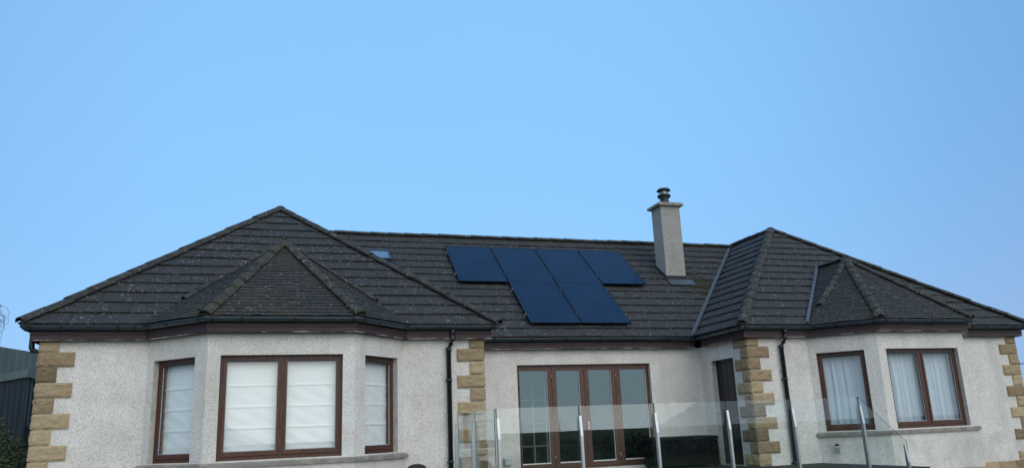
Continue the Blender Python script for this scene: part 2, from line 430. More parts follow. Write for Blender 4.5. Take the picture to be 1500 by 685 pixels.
# stone base course below the right bay and wing
m = MB(); rnd = random.Random(5)
def course(p0, p1, n):
    dx, dy = (p1[0] - p0[0]), (p1[1] - p0[1]); L = math.hypot(dx, dy); d = (dx / L, dy / L); nn = (-d[1], d[0])
    u = 0
    while u < L - .02:
        w = min(rnd.uniform(.3, .55), L - u)
        m.lbox((p0, d, nn), u + .004, u + w - .004, -.03 - rnd.random() * .012, .02, GZ, -1.085 + rnd.random() * .006, 0, rnd.random()); u += w
course((BXR + BWJ, WY), (RX2 - OH - .03, WY), 4)
course((BXR - BW, BWY), (BXR + BW, BWY), 4); course((BXR + BW, BWY), (BXR + BWJ - .02, WY - .02), 3)
m.build('base_course', M['stone'], HOUSE)

# ------------------------------------------------------------------ roof tiles
def clip(poly, a, b, c):
    """keep the part of the 2D poly with a*u+b*v<=c"""
    out = []
    n = len(poly)
    for i in range(n):
        p, q = poly[i], poly[(i + 1) % n]
        dp, dq = a * p[0] + b * p[1] - c, a * q[0] + b * q[1] - c
        if dp <= 0: out.append(p)
        if (dp < 0 < dq) or (dq < 0 < dp):
            t = dp / (dp - dq); out.append((p[0] + (q[0] - p[0]) * t, p[1] + (q[1] - p[1]) * t))
    return out
def tiled(mb, poly, gauge, tw, th=.026, over=.05, seed=1, jit=.004, vplay=0.0):
    """lay courses of lapped tiles over a planar convex 3D polygon whose first edge is the eaves (seen from outside, ccw)"""
    rnd = random.Random(seed)
    P = [V(p) for p in poly]
    n = (P[1] - P[0]).cross(P[2] - P[0]).normalized()
    if n.z < 0: n = -n
    u = V((0, 0, 1)).cross(n).normalized(); v = n.cross(u)          # u along the eaves, v up the slope
    o = P[0]
    Q = [((p - o).dot(u), (p - o).dot(v)) for p in P]
    ar = sum(Q[i][0] * Q[(i + 1) % len(Q)][1] - Q[(i + 1) % len(Q)][0] * Q[i][1] for i in range(len(Q)))
    if ar < 0: Q.reverse()
    W3 = lambda a, b, h: o + u * a + v * b + n * h
    mb.face([W3(a, b, -.01) for a, b in Q], 0, .3)
    vmin = min(q[1] for q in Q); vmax = max(q[1] for q in Q); umin = min(q[0] for q in Q) - tw; umax = max(q[0] for q in Q) + tw
    edges = []
    for i in range(len(Q)):
        p, q = Q[i], Q[(i + 1) % len(Q)]
        a, b = (q[1] - p[1]), -(q[0] - p[0]); l = math.hypot(a, b)
        if l < 1e-6: continue
        edges.append((a / l, b / l, (a * p[0] + b * p[1]) / l))
    r = 0; v0 = vmin - over
    base_u = rnd.random() * tw
    while v0 < vmax:
        c0 = umin + base_u + (tw / 2 if r % 2 else 0) - tw; rowj = rnd.uniform(-1, 1) * vplay
        while c0 < umax:
            g = .0012
            vp = rowj + rnd.uniform(-1, 1) * vplay * .7
            q = [(c0 + g, v0 + vp), (c0 + tw - g, v0 + vp), (c0 + tw - g, v0 + gauge + .03), (c0 + g, v0 + gauge + .03)]
            for (a, b, c) in edges:
                # let the eaves row hang over its edge
                q = clip(q, a, b, c + (over + .01 if abs(b + 1) < .02 and r == 0 else 0))
                if len(q) < 3: break
            if len(q) >= 3:
                j = rnd.uniform(-jit, jit); k = rnd.uniform(-jit, jit) * .7; t = min(1, max(0, rnd.gauss(.5, .22)))
                hf = lambda a, b: th * (1.55 - 1.25 * (b - v0) / (gauge + .03)) + j + k * (a - c0) / tw
                top = [W3(a, b, hf(a, b)) for a, b in q]; bot = [W3(a, b, max(hf(a, b) - th * 1.05, -.008)) for a, b in q]
                mb.face(top, 0, t)
                L = len(q)
                for i in range(L):
                    e = (i + 1) % L; mb.face([bot[i], bot[e], top[e], top[i]], 0, t * .8)
            c0 += tw
        v0 += gauge; r += 1
def caps(mb, A, B, r=.115, seg=.42, lift=.0, seed=3, jit=.008, up=V((0, 0, 1)), ang=78):
    """overlapping half-round ridge tiles from A (low end) to B"""
    rnd = random.Random(seed); A, B = V(A), V(B); d = (B - A); L = d.length; d.normalize()
    s = d.cross(up).normalized(); w = s.cross(d).normalized()
    if w.z < 0: w = -w
    n = max(1, round(L / seg)); step = L / n
    N = 9
    for i in range(n):
        a0, a1 = i * step - .02, (i + 1) * step + .025
        off = s * rnd.uniform(-jit, jit) + w * (lift + rnd.uniform(-jit, jit)); t = min(1, max(0, rnd.gauss(.5, .25)))
        tw_ = rnd.uniform(-.03, .03)
        def ring(a, rr, z):
            return [A + d * a + off + s * (rr * math.sin(th) * (1 + tw_)) + w * (rr * (math.cos(th) * .82 - .30) + z) for th in [R(-ang + 2 * ang * k / N) for k in range(N + 1)]]
        r0 = r * 1.03; r1 = r * .985
        o0, o1 = ring(a0, r0, .006), ring(a1, r1, -.002); i0, i1 = ring(a0, r0 - .02, .006), ring(a1, r1 - .02, -.002)
        for k in range(N):
            mb.face([o0[k], o0[k + 1], o1[k + 1], o1[k]], 0, t, True)
            mb.face([i0[k + 1], i0[k], o0[k], o0[k + 1]][::-1], 0, t * .7)
            mb.face([o1[k], o1[k + 1], i1[k + 1], i1[k]], 0, t * .7)
        for side in (0, N): mb.face([i0[side], o0[side], o1[side], i1[side]], 0, t)
    # mortar bedding below the tiles
    mb.prism([A + s * (-r * .86) - w * .10, A + s * (r * .86) - w * .10, A + w * (r * .25)], d * L, 1, .5)

G, TW = .355, .33
def zl(x): return ZE + TP * (LX2 - x)
# main roof between the wings
vlx, vrx = LX2 - (YR - YM), RX1 + (YR - YM)
m = MB()
tiled(m, [(LX2, YM, ZE), (RX1, YM, ZE), (vrx, YR, ZM), (vlx, YR, ZM)], G, TW, seed=11)
m.face([(RX1, YB, ZE), (LX2, YB, ZE), (vlx, YR, ZM), (vrx, YR, ZM)])
MAIN_ROOF = m.build('main_roof', M['tile'], HOUSE)
m = MB(); caps(m, (vlx, YR, ZM + .03), (vrx, YR, ZM + .03), .125, .45, seed=21)
m.build('ridge_tiles', [M['cap'], M['cap']], MAIN_ROOF)

def wing_roof(x1, x2, seed):
    h = (x2 - x1) / 2; cx = (x1 + x2) / 2; zr = ZE + TP * h; yf = YW + h; yb = YB - h
    m = MB()
    tiled(m, [(x1, YW, ZE), (x2, YW, ZE), (cx, yf, zr)], G, TW, seed=seed)
    inner_right = x1 < 0
    xin = x2 if inner_right else x1
    ymr = YM + (ZM - ZE) / TP
    vt = (xin + (-1 if inner_right else 1) * (ymr - YM), ymr, ZM)
    pts = [(xin, YW, ZE), (xin, YM, ZE), vt, (cx, ymr, zr), (cx, yf, zr)]
    if not inner_right: pts = [pts[1], pts[0], pts[4], pts[3], pts[2]]
    tiled(m, pts, G, TW, seed=seed + 1)
    xo = x1 if inner_right else x2
    pts = [(xo, YB, ZE), (xo, YW, ZE), (cx, yf, zr), (cx, max(yb, yf + .02), zr)]
    if not inner_right: pts = [pts[1], pts[0], pts[3], pts[2]]
    tiled(m, pts, G, TW, seed=seed + 2)
    m.face([(x2, YB, ZE), (x1, YB, ZE), (cx, max(yb, yf + .02), zr)])
    m.face([(xin, YB, ZE), (xin, YM, ZE), vt, (cx, ymr, zr), (cx, yb, zr)] if inner_right else [(xin, YM, ZE), (xin, YB, ZE), (cx, yb, zr), (cx, ymr, zr), vt])
    o = m.build('wing_roof', M['tile'], HOUSE)
    c = MB()
    e = .03
    caps(c, (x1 - .02, YW - .02, ZE + e), (cx, yf, zr + e), .12, .44, seed=seed + 5)
    caps(c, (x2 + .02, YW - .02, ZE + e), (cx, yf, zr + e), .12, .44, seed=seed + 6)
    c.build('hip_tiles', [M['cap'], M['cap']], o)
    c = MB(); caps(c, (cx, yf + .06, zr + e - .03), (cx, YR + .04, zr + e - .02), .125, .44, seed=seed + 7); c.build('ridge_tiles', [M['cap'], M['cap']], o)
    # lead valley gutter against the main roof
    a = V((xin, YM, ZE)); b = V(vt); sgn = 1 if inner_right else -1
    f = MB(); w = .085
    n1 = V((0, -TP, 1)).normalized(); n2 = V((TP * sgn, 0, 1)).normalized()
    d = (b - a).normalized(); s1 = d.cross(n1).normalized(); s2 = d.cross(n2).normalized()
    # sheet rises each side of the valley line, lying on the tiles
    p1 = s1 if s1.x * sgn > 0 else -s1; p2 = s2 if s2.x * sgn < 0 else -s2
    K = 14
    for i in range(K):
        q0, q1 = a + (b - a) * (i / K), a + (b - a) * ((i + 1) / K)
        up = V((0, 0, .052))
        for pp, nn in ((p1, n1), (p2, n2)):
            f.face([q0 + up, q1 + up, q1 + pp * w + nn * .048, q0 + pp * w + nn * .048], 0, .5)
    f.build('valley_flashing', M['lead'], o)
    return o
LROOF = wing_roof(LX1, LX2, 31); RROOF = wing_roof(RX1, RX2, 51)

def bay_roof(cx, parent_mats, seed, lead_left):
    ay = BEY + 2.12; A = V((cx, ay, ZE + TP * 2.12)); k = .78
    ry = YW + (A.z - ZE) / TP; E = V((cx, ry, A.z))
    m = MB()
    F = [V((cx - BE, BEY, ZE)), V((cx + BE, BEY, ZE))]
    tiled(m, [F[0], F[1], A], .102, .165, .014, .03, seed, .003, .006)
    Hs = []
    for s in (-1, 1):
        f = V((cx + s * BE, BEY, ZE)); j = V((cx + s * BJ, YW, ZE))
        n = (j - A).cross(f - A)                    # facet plane; solve with the side plane and the wing slope
        n1, d1 = n, n.dot(A)
        n2, d2 = V((s * k, 0, 1)), V((s * k, 0, 1)).dot(A)
        n3, d3 = V((0, -TP, 1)), V((0, -TP, 1)).dot(V((0, YW, ZE)))
        den = n1.dot(n2.cross(n3))
        H = (n2.cross(n3) * d1 + n3.cross(n1) * d2 + n1.cross(n2) * d3) / den
        Hs.append(H)
        poly = [j, f, A] if s < 0 else [f, j, A]
        tiled(m, poly, .102, .165, .014, .03, seed + 3 + s, .003, .006)
        tiled(m, [H, A, E] if s < 0 else [A, H, E], .102, .165, .014, .03, seed + 7 + s, .003, .006)
    o = m.build('bay_roof', M['small'], HOUSE)
    c = MB()
    for s, f, H in zip((-1, 1), F, Hs):
        caps(c, f + V((-s * .0, -.02, .020)), A + V((0, 0, .025)), .112, .30, seed=seed + 20 + s, jit=.005)
        # the short hip stops part-way down
        caps(c, H.lerp(A, .27) + V((0, 0, .025)), A + V((0, 0, .025)), .088, .28, seed=seed + 30 + s, jit=.004)
    caps(c, A + V((0, -.05, .03)), E + V((0, .05, .03)), .09, .3, seed=seed + 40)
    c.build('hip_tiles', [M['mosscap'], M['mosscap']], o)
    # cushions of moss lodged along the hips and at their feet
    mo = MB(); rnd = random.Random(seed)
    for f, s in zip(F, (-1, 1)):
        for _ in range(34 if lead_left else 80):
            t = rnd.random() ** 1.6; q = f.lerp(A, t) + V((rnd.choice((-1, 1)) * rnd.uniform(.07, .13), 0, .02)); rr = rnd.uniform(.012, .034)
            if t < .04: rr *= 1.5
            lathe_blob(mo, q, rr, rnd)
    mo.build('moss', M['moss'], o)
    if lead_left:
        f = MB(); a = V((cx - BJ, YW, ZE)); w = .058
        for p0, p1 in ((a, Hs[0]), (Hs[0], E)):
            K = 7
            for i in range(K):
                q0, q1 = p0.lerp(p1, i / K), p0.lerp(p1, (i + 1) / K); dd = V((-w * 1.6, 0, 0)); up = V((0, -.03, .055))
                f.prism([q0 + up, q1 + up, q1 + dd + up, q0 + dd + up], (0, -.006, .010), 0, .5)
        f.build('valley_flashing', M['lead'], o)
    return o
def lathe_blob(mb, c, r, rnd):
    n, k = 7, 3; rows = []
    for j in range(k + 1):
        ph = math.pi / 2 * j / k
        rows.append([V(c) + V((math.cos(2 * math.pi * i / n) * math.cos(ph) * r * rnd.uniform(.8, 1.2), math.sin(2 * math.pi * i / n) * math.cos(ph) * r * rnd.uniform(.8, 1.2), math.sin(ph) * r * .8)) for i in range(n)])
    for j in range(k):
        for i in range(n): mb.face([rows[j][i], rows[j][(i + 1) % n], rows[j + 1][(i + 1) % n], rows[j + 1][i]], 0, .5)
LBROOF = bay_roof(BXL, None, 71, False); RBROOF = bay_roof(BXR, None, 91, True)

# ------------------------------------------------------------------ fascia, soffit, gutter
def offset_path(path, o):
    """offset a 2D polyline to its right by o (mitred)"""
    out = []
    n = len(path)
    for i in range(n):
        ns = []
        for a, b in ((i - 1, i), (i, i + 1)):
            if a < 0 or b >= n: continue
            dx, dy = path[b][0] - path[a][0], path[b][1] - path[a][1]; l = math.hypot(dx, dy); ns.append((dy / l, -dx / l))
        if len(ns) == 1: nx, ny = ns[0]
        else:
            sx, sy = ns[0][0] + ns[1][0], ns[0][1] + ns[1][1]; q = sx * sx + sy * sy; nx, ny = 2 * sx / q, 2 * sy / q
        out.append((path[i][0] + nx * o, path[i][1] + ny * o))
    return out
def sweep(mb, path, prof, closed=True, tint=.5, smooth=False):
    P = [[(x, y, z) for x, y in offset_path(path, o)] for o, z in prof]
    n = len(prof); K = range(n) if closed else range(n - 1)
    for i in range(len(path) - 1):
        for k in K:
            j = (k + 1) % n
            mb.face([P[k][i], P[k][i + 1], P[j][i + 1], P[j][i]], 0, tint, smooth)
    if closed:
        mb.face([P[k][0] for k in range(n)], 0, tint); mb.face([P[k][-1] for k in reversed(range(n))], 0, tint)
def bay_path(cx): return [(cx - BJ, YW), (cx - BE, BEY), (cx + BE, BEY), (cx + BJ, YW)]
paths = [[(LX1, YB), (LX1, YW)] + bay_path(BXL) + [(LX2, YW), (LX2, YM - .10)],
         [(LX2 - .05, YM), (RX1 + .05, YM)],
         [(RX1, YM - .10), (RX1, YW)] + bay_path(BXR) + [(RX2, YW), (RX2, YB)]]
for path in paths:
    f = MB(); sweep(f, path, [(-.095, 1.728), (-.095, 1.945), (-.12, 1.945), (-.12, 1.728)])
    # a planted moulding across the board
    sweep(f, path, [(-.088, 1.815), (-.088, 1.823), (-.094, 1.829), (-.094, 1.809)])
    fo = f.build('fascia', M['fascia'], HOUSE)
    s = MB(); sweep(s, path, [(-.121, 1.738), (-.121, 1.752), (-.27, 1.752), (-.27, 1.738)]); s.build('soffit', M['dark'], fo)
    g = MB(); c = -.035; r = .058
    outer = [(c + r * math.cos(t), 1.952 + r * 1.15 * math.sin(t)) for t in [R(a) for a in range(0, -181, -20)]]
    inner = [(c + (r - .006) * math.cos(t), 1.952 + (r - .006) * 1.15 * math.sin(t)) for t in [R(a) for a in range(-180, 1, 20)]]
    sweep(g, path, [(c + r, 1.960)] + outer + [(c - r, 1.960), (c - r + .006, 1.960)] + inner + [(c + r - .006, 1.960)], smooth=False)
    go = g.build('gutter', M['gutter'], HOUSE)
    # unions and brackets
    for i in range(len(path) - 1):
        p, q = path[i], path[i + 1]; L = math.dist(p, q); d = ((q[0] - p[0]) / L, (q[1] - p[1]) / L)
        for t in ([.12, L - .12] if L > .6 else []) + [x for x in [k * .82 + .55 for k in range(int(L / .82))] if .3 < x < L - .3]:
            a = [(p[0] + d[0] * (t - .028), p[1] + d[1] * (t - .028)), (p[0] + d[0] * (t + .028), p[1] + d[1] * (t + .028))]
            ro = r + .006; b = MB()
            sweep(b, a, [(c + ro, 1.966)] + [(c + ro * math.cos(tt), 1.952 + ro * 1.15 * math.sin(tt)) for tt in [R(x) for x in range(0, -181, -30)]] + [(c - ro, 1.966)])
            if p[1] < 17 or q[1] < 17: b.build('gutter_bracket', M['pipe'], go)

def downpipe(x, ytop, ywall, zb, yclip=(.9, -.5), dx=0, side=None):
    """swan-neck from the gutter outlet back to the wall then straight down"""
    m = MB(); r = .045
    if side is None:
        yo = ytop + .06
        m.tube([(x, yo, 1.90), (x, yo, 1.80)], .052); m.tube([(x, yo, 1.82), (x, yo, 1.70), (x + dx * .5, yo + (ywall - .07 - yo) * .5, 1.63), (x + dx, ywall - .07, 1.56), (x + dx, ywall - .07, zb)], r, 12)
        m.tube([(x + dx, ywall - .07, 1.575), (x + dx, ywall - .07, 1.50)], .053); m.tube([(x, yo, 1.745), (x, yo, 1.685)], .053)
        X, Y = x + dx, ywall - .07
    else:
        # on a side wall: gutter outlet at x, wall plane at side
        m.tube([(x, ytop, 1.90), (x, ytop, 1.66), (x + (side - .06 - x) * .15, ytop, 1.62), (side - .06, ytop, 1.575), (side - .06, ytop, zb)], r, 12)
        X, Y = side - .06, ytop
    o = m.build('downpipe', M['pipe'], HOUSE)
    for z in yclip:
        c = MB(); c.tube([(X, Y, z - .022), (X, Y, z + .022)], .055)
        if side is None: c.box(X - .058, X + .058, Y + .012, Y + .058, z - .014, z + .014)
        else: c.box(X + .012, X + .058, Y - .058, Y + .058, z - .014, z + .014)
        c.build('pipe_clip', M['pipe'], o)
downpipe(3.37, YW, WY, GZ, (.98, -.46), -.06)
downpipe(10.62, YW, WY, GZ, (.86, -.83), -.06)
downpipe(LX1 + .03, 14.62, WY, GZ, (.6, -.6), 0, LX1 + OH)

# ------------------------------------------------------------------ windows
def window(fr, u0, u1, z0, z1, lights, name='window', set_=.10):
    f = MB(); d0 = set_; J = .048
    def ring(a, b, c, d, w, wb, e0, e1, mb=f):
        mb.lbox(fr, a, a + w, e0, e1, c, d); mb.lbox(fr, b - w, b, e0, e1, c, d)
        mb.lbox(fr, a + w, b - w, e0, e1, c, c + wb); mb.lbox(fr, a + w, b - w, e0, e1, d - w, d)
    ring(u0 + .002, u1 - .002, z0, z1 - .002, J, J + .01, d0, d0 + .09)
    n = lights; iu0, iu1 = u0 + J + .002, u1 - J - .002; mw = .05
    wl = (iu1 - iu0 - mw * (n - 1)) / n
    for i in range(1, n):
        a = iu0 + i * wl + (i - 1) * mw; f.lbox(fr, a, a + mw, d0 + .001, d0 + .089, z0 + J + .01, z1 - J - .002)
    wo = f.build(name, M['wood'], HOUSE, bevel=.004)
    for i in range(n):
        a = iu0 + i * (wl + mw) + .003; b = a + wl - .006; c, d = z0 + J + .013, z1 - J - .005
        s = MB(); S = .046
        ring(a, b, c, d, S, S + .026, d0 - .014, d0 + .055, s)
        # drip strip and trickle vent
        s.lbox(fr, a + .06, b - .06, d0 - .020, d0 - .0142, d - .040, d - .012, 1)
        s.lbox(fr, a + .004, b - .004, d0 - .026, d0 - .0142, c + .004, c + .020)
        s.build('sash', [M['wood'], M['dark']], wo, bevel=.003)
        g = MB(); P = lambda u, dd, z: (fr[0][0] + fr[1][0] * u + fr[2][0] * dd, fr[0][1] + fr[1][1] * u + fr[2][1] * dd, z)
        g.face([P(a + S - .004, d0 + .022, c + S), P(b - S + .004, d0 + .022, c + S), P(b - S + .004, d0 + .022, d - S + .004), P(a + S - .004, d0 + .022, d - S + .004)])
        g.build('pane', M['glass'], wo)
        e = .008
        for q in ((a + S - .001, a + S + e), (b - S - e, b - S + .001)):
            h = MB(); h.lbox(fr, q[0], q[1], d0 + .010, d0 + .020, c + S + .027, d - S); h.build('glazing_bead', M['plasticgrey'], wo)
        h = MB(); h.lbox(fr, a + S + e, b - S - e, d0 + .010, d0 + .020, c + S + .026, c + S + .026 + e)
        h.build('glazing_bead', M['plasticgrey'], wo)
    return wo
for fr, ho in zip(LFR, LHO): window(fr, *ho[0], 2 if ho[0][1] - ho[0][0] > 1.5 else 1)
for fr, ho in zip(RFR[:2], RHO[:2]): window(fr, *ho[0], 2 if ho[0][1] - ho[0][0] > 1.5 else 1)
window(RFR[2], *RHO[2][0], 1)
def sill(cx, parent):
    m = MB(); path = [(cx - BWJ - .03 + .0, WY - .02), (cx - BW, BWY), (cx + BW, BWY), (cx + BWJ + .03, WY - .02)]
    sweep(m, path, [(.048, -.345), (.052, -.290), (.046, -.278), (-.10, -.243), (-.10, -.345)])
    return m.build('window_sill', M['sill'], parent)
sill(BXL, LBW); sill(BXR, RBW)

# patio doors: four glazed leaves
f = MB(); D = MWY + .10
def ybox(mb, x0, x1, z0, z1, a, b, mi=0): mb.box(x0, x1, D + a, D + b, z0, z1, mi)
ybox(f, 5.272, 5.318, -.80, 1.403, 0, .1); ybox(f, 8.402, 8.448, -.80, 1.403, 0, .1); ybox(f, 5.318, 8.402, 1.352, 1.403, 0, .1); ybox(f, 5.318, 8.402, -.80, -.765, 0, .1)
PD = f.build('patio_door', M['wood'], HOUSE, bevel=.004)
edges = [5.320, 6.088, 6.850, 7.616, 8.400]
gl = [(5.345, 5.985), (6.192, 6.744), (6.958, 7.507), (7.727, 8.375)]
for i, (g0, g1) in enumerate(gl):
    a, b = edges[i] + .004, edges[i + 1] - .004
    s = MB(); ybox(s, a, g0, -.760, 1.347, -.012, .055); ybox(s, g1, b, -.760, 1.347, -.012, .055); ybox(s, g0, g1, 1.285, 1.347, -.012, .055); ybox(s, g0, g1, -.760, -.672, -.012, .055)
    s.build('door_leaf', M['wood'], PD, bevel=.004)
    g = MB(); y = D + .02; g.face([(g0 - .01, y, -.67), (g1 + .01, y, -.67), (g1 + .01, y, 1.295), (g0 - .01, y, 1.295)]); g.build('pane', M['doorglass'], PD)
    w = MB(); ybox(w, g0, g1, -.672, -.650, -.006, .015)
    w.build('glazing_bead', M['white'], PD); w = MB(); ybox(w, g1 - .010, g1, -.648, 1.285, .002, .015)
    w.build('glazing_bead', M['white'], PD)
for x in (6.088, 7.616):
    for z in (1.14, .22, -.56):
        h = MB(); h.tube([(x, D - .022, z - .05), (x, D - .022, z + .05)], .011, 8); h.build('hinge', M['steelgrey'], PD)
h = MB(); h.box(6.875, 6.905, D - .04, D - .013, .0, .17); h.tube([(6.89, D - .045, .10), (6.89, D - .07, .10), (6.98, D - .07, .10)], .009, 8); h.build('handle', M['chrome'], PD)
# pale glazed screen inside the room, seen dimly through the left leaf
m = MB()
for x in (5.95, 6.28, 6.61): m.box(x, x + .045, 18.3, 18.34, -.86, 1.62)
for z in (-.35, .18, .72, 1.25): m.box(5.996, 6.61, 18.302, 18.338, z, z + .035)
m.build('inner_screen', M['white'], HOUSE)
# dark side door in the return wall
x = RX1 + OH + .12
f = MB(); f.box(x, x + .06, 14.902, 14.95, DZ + .03, 1.383); f.box(x, x + .06, 15.735, 15.783, DZ + .03, 1.383); f.box(x, x + .06, 14.95, 15.735, 1.33, 1.383)
SD = f.build('side_door', M['darkwood'], HOUSE)
p = MB(); n = 7
for i in range(n):
    y0 = 14.955 + i * .78 / n; p.box(x + .012 + (.004 if i % 2 else 0), x + .05, y0 + .003, y0 + .78 / n - .003, DZ + .035, 1.325)
p.box(x + .022, x + .048, 14.955, 15.73, DZ + .035, 1.325)
p.build('door_panel', M['darkwood'], SD)
p = MB(); p.tube([(x + .01, 15.02, .12), (x - .04, 15.02, .12), (x - .04, 15.13, .12)], .010, 8); p.build('handle', M['chrome'], SD)

# ------------------------------------------------------------------ skylight
def on_main(x, y, h=0):
    n = V((0, -TP, 1)).normalized(); return V((x, y, ZE + TP * (y - YM))) + n * h
def slab(mb, x0, x1, y0, y1, h0, h1, mi=0):
    q = lambda h: [on_main(x0, y0, h), on_main(x1, y0, h), on_main(x1, y1, h), on_main(x0, y1, h)]
    mb.hexa(q(h0) + q(h1), mi)
sx0, sx1, sy0, sy1 = 2.05, 2.945, 18.65, 19.05; w = .045
f = MB(); slab(f, sx0, sx1, sy0, sy0 + w, .0, .10); slab(f, sx0, sx1, sy1 - w, sy1, .0, .10); slab(f, sx0, sx0 + w, sy0 + w, sy1 - w, .0, .10); slab(f, sx1 - w, sx1, sy0 + w, sy1 - w, .0, .10)
SK = f.build('skylight', M['gutter'], HOUSE)
f = MB(); q = [on_main(sx0 + w, sy0 + w, .085), on_main(sx1 - w, sy0 + w, .085), on_main(sx1 - w, sy1 - w, .085), on_main(sx0 + w, sy1 - w, .085)]; f.face(q)
SKG = mat_plain('skylight_glass', (.06, .11, .18), .06, 0, 3, .2, 0, 1.0); SKG.node_tree.nodes['Principled BSDF'].inputs['IOR'].default_value = 2.6
f.build('pane', SKG, SK)
f = MB(); slab(f, sx0 - .1, sx1 + .1, sy0 - .14, sy0 - .002, .045, .052); f.build('flashing', M['pframe'], SK)

# ------------------------------------------------------------------ chimney
cx0, cx1, cy0, cy1 = 10.145, 10.72, 18.12, 18.64
m = MB(); m.box(cx0, cx1, cy0, cy1, 3.2, 5.775)
CH = m.build('chimney', M['chim'], HOUSE, bevel=.012)
m = MB(); m.box(cx0 - .085, cx1 + .085, cy0 - .085, cy1 + .085, 5.776, 5.845); m.box(cx0 - .03, cx1 + .03, cy0 - .03, cy1 + .03, 5.8455, 5.875); m.build('coping', M['sill'], CH, bevel=.012)
cc = ((cx0 + cx1) / 2, (cy0 + cy1) / 2)
m = MB(); m.lathe(cc, [(.0, 5.87), (.125, 5.87), (.125, 6.0), (.105, 6.02), (.105, 6.06), (0, 6.06)]); 
m.lathe(cc, [(0, 6.175), (.16, 6.165), (.185, 6.14), (.185, 6.115), (.16, 6.085), (0, 6.075)][::-1])
m.lathe(cc, [(.0, 6.262), (.15, 6.262), (.19, 6.275), (.192, 6.292), (.15, 6.335), (.06, 6.355), (0, 6.36)])
m.build('cowl', M['pipe'], CH)
m = MB(); m.lathe(cc, [(.098, 6.05), (.098, 6.28)])
for a in range(6): m.tube([(cc[0] + .15 * math.cos(a * 1.047), cc[1] + .15 * math.sin(a * 1.047), 6.02 if a % 2 else 6.15), (cc[0] + .15 * math.cos(a * 1.047), cc[1] + .15 * math.sin(a * 1.047), 6.27)], .008, 6)
m.build('cowl_mesh', M['steelgrey'], CH)
m = MB()
slab(m, cx0 - .02, cx1 + .14, cy0 - .24, cy0 - .01, .046, .056)
m.build('flashing', M['lead'], CH)
m = MB()
z = on_main(0, cy0).z
for i in range(24):
    u = cx0 + (cx1 - cx0) * i / 24; m.box(u + .003, u + (cx1 - cx0) / 24 - .003, cy0 - .018, cy0 + .01, z + .02, z + .135 + .008 * (i % 2))
m.box(cx0 - .004, cx1 + .004, cy0 - .010, cy0 + .01, z - .04, z + .13)
# stepped side soakers
for x0, x1 in ((cx0 - .012, cx0 + .01), (cx1 - .01, cx1 + .012)):
    m.prism([(x0, cy0 - .008, z - .05), (x0, cy1, on_main(0, cy1).z - .05), (x0, cy1, on_main(0, cy1).z + .10), (x0, cy0 - .008, z + .13)], (x1 - x0, 0, 0))
m.build('flashing_upstand', M['rubberfringe'], CH)
# moss patch on the tiles right of and below the stack
mo = MB(); rnd = random.Random(4)
for _ in range(620):
    x_ = rnd.gauss(11.05, .28); y_ = rnd.gauss(17.85, .26)
    if x_ < cx1 + .16 and y_ > cy0 - .25 and x_ > cx0 - .05: continue
    if x_ > RX1 + (y_ - YM) - .12: continue
    lathe_blob(mo, on_main(x_, y_, .032), rnd.uniform(.008, .028), rnd)
mo.build('moss', M['mossgreen'], MAIN_ROOF)

# ------------------------------------------------------------------ solar panels
PW, PH0, PH1 = 1.230, 1.475, 1.475       # pitch along x, plan depth of a panel
prow = [(4.405, 17.770), (5.635, 17.770), (6.865, 17.770), (8.095, 17.770), (5.625, 16.288), (6.855, 16.288)]
plab = ['dark blue solar panel at the left end of the upper row', 'dark blue solar panel second from left in the upper row, above the lower left one',
        'dark blue solar panel third from left in the upper row, above the lower right one', 'dark blue solar panel at the right end of the upper row, nearest the chimney',
        'left one of the two dark blue solar panels in the lower row', 'right one of the two dark blue solar panels in the lower row']
def panel_mesh():
    n = V((0, -TP, 1)).normalized(); v = V((0, 1, TP)).normalized(); u = V((1, 0, 0))
    W, Hh = PW - .024, 1.485 * SL - .004
    P = lambda a, b, h: u * a + v * b + n * h
    def bx(mb, a0, a1, b0, b1, h0, h1): mb.hexa([P(a0, b0, h0), P(a1, b0, h0), P(a1, b1, h0), P(a0, b1, h0), P(a0, b0, h1), P(a1, b0, h1), P(a1, b1, h1), P(a0, b1, h1)])
    fr = MB(); t = .014
    bx(fr, 0, W, 0, t, .09, .128); bx(fr, 0, W, Hh - t, Hh, .09, .128); bx(fr, 0, t, t, Hh - t, .09, .128); bx(fr, W - t, W, t, Hh - t, .09, .128)
    bx(fr, t, W - t, t, Hh - t, .092, .100)
    ce = MB(); ce.face([P(t, t, .124), P(W - t, t, .124), P(W - t, Hh - t, .124), P(t, Hh - t, .124)])
    # mounting rails running past the sides, with end clamps
    ra = []
    for b in (.38, Hh - .38): ra.append(MB()); bx(ra[-1], -.035, W + .035, b - .02, b + .02, .045, .088)
    cl = []
    for b in (.38, Hh - .38):
        for a in (-.02, W + .004): cl.append(MB()); bx(cl[-1], a, a + .016, b - .022, b + .022, .088, .134)
    return fr, ce, ra, cl
first = None
for i, ((x, y), lab) in enumerate(zip(prow, plab)):
    base = on_main(x, y, 0) + V((0, 0, Z0))
    if first is None:
        t = thing('solar_panel', lab, 'solar panel', base, 'solar panels on the roof')
        fr, ce, ra, cl = panel_mesh()
        for mbq, nm, mt in [(fr, 'frame', M['pframe']), (ce, 'cell_sheet', M['cells'])] + [(q_, 'mounting_rail', M['steelgrey']) for q_ in ra] + [(q_, 'clamp', M['steelgrey']) for q_ in cl]:
            o = mbq.build(nm, mt, t, base=(0, 0, Z0))
        first = t
    else:
        t = first.copy(); COL.objects.link(t); t.location = base; t['label'] = lab
        for ch in list(first.children):
            c = ch.copy(); COL.objects.link(c); c.parent = t

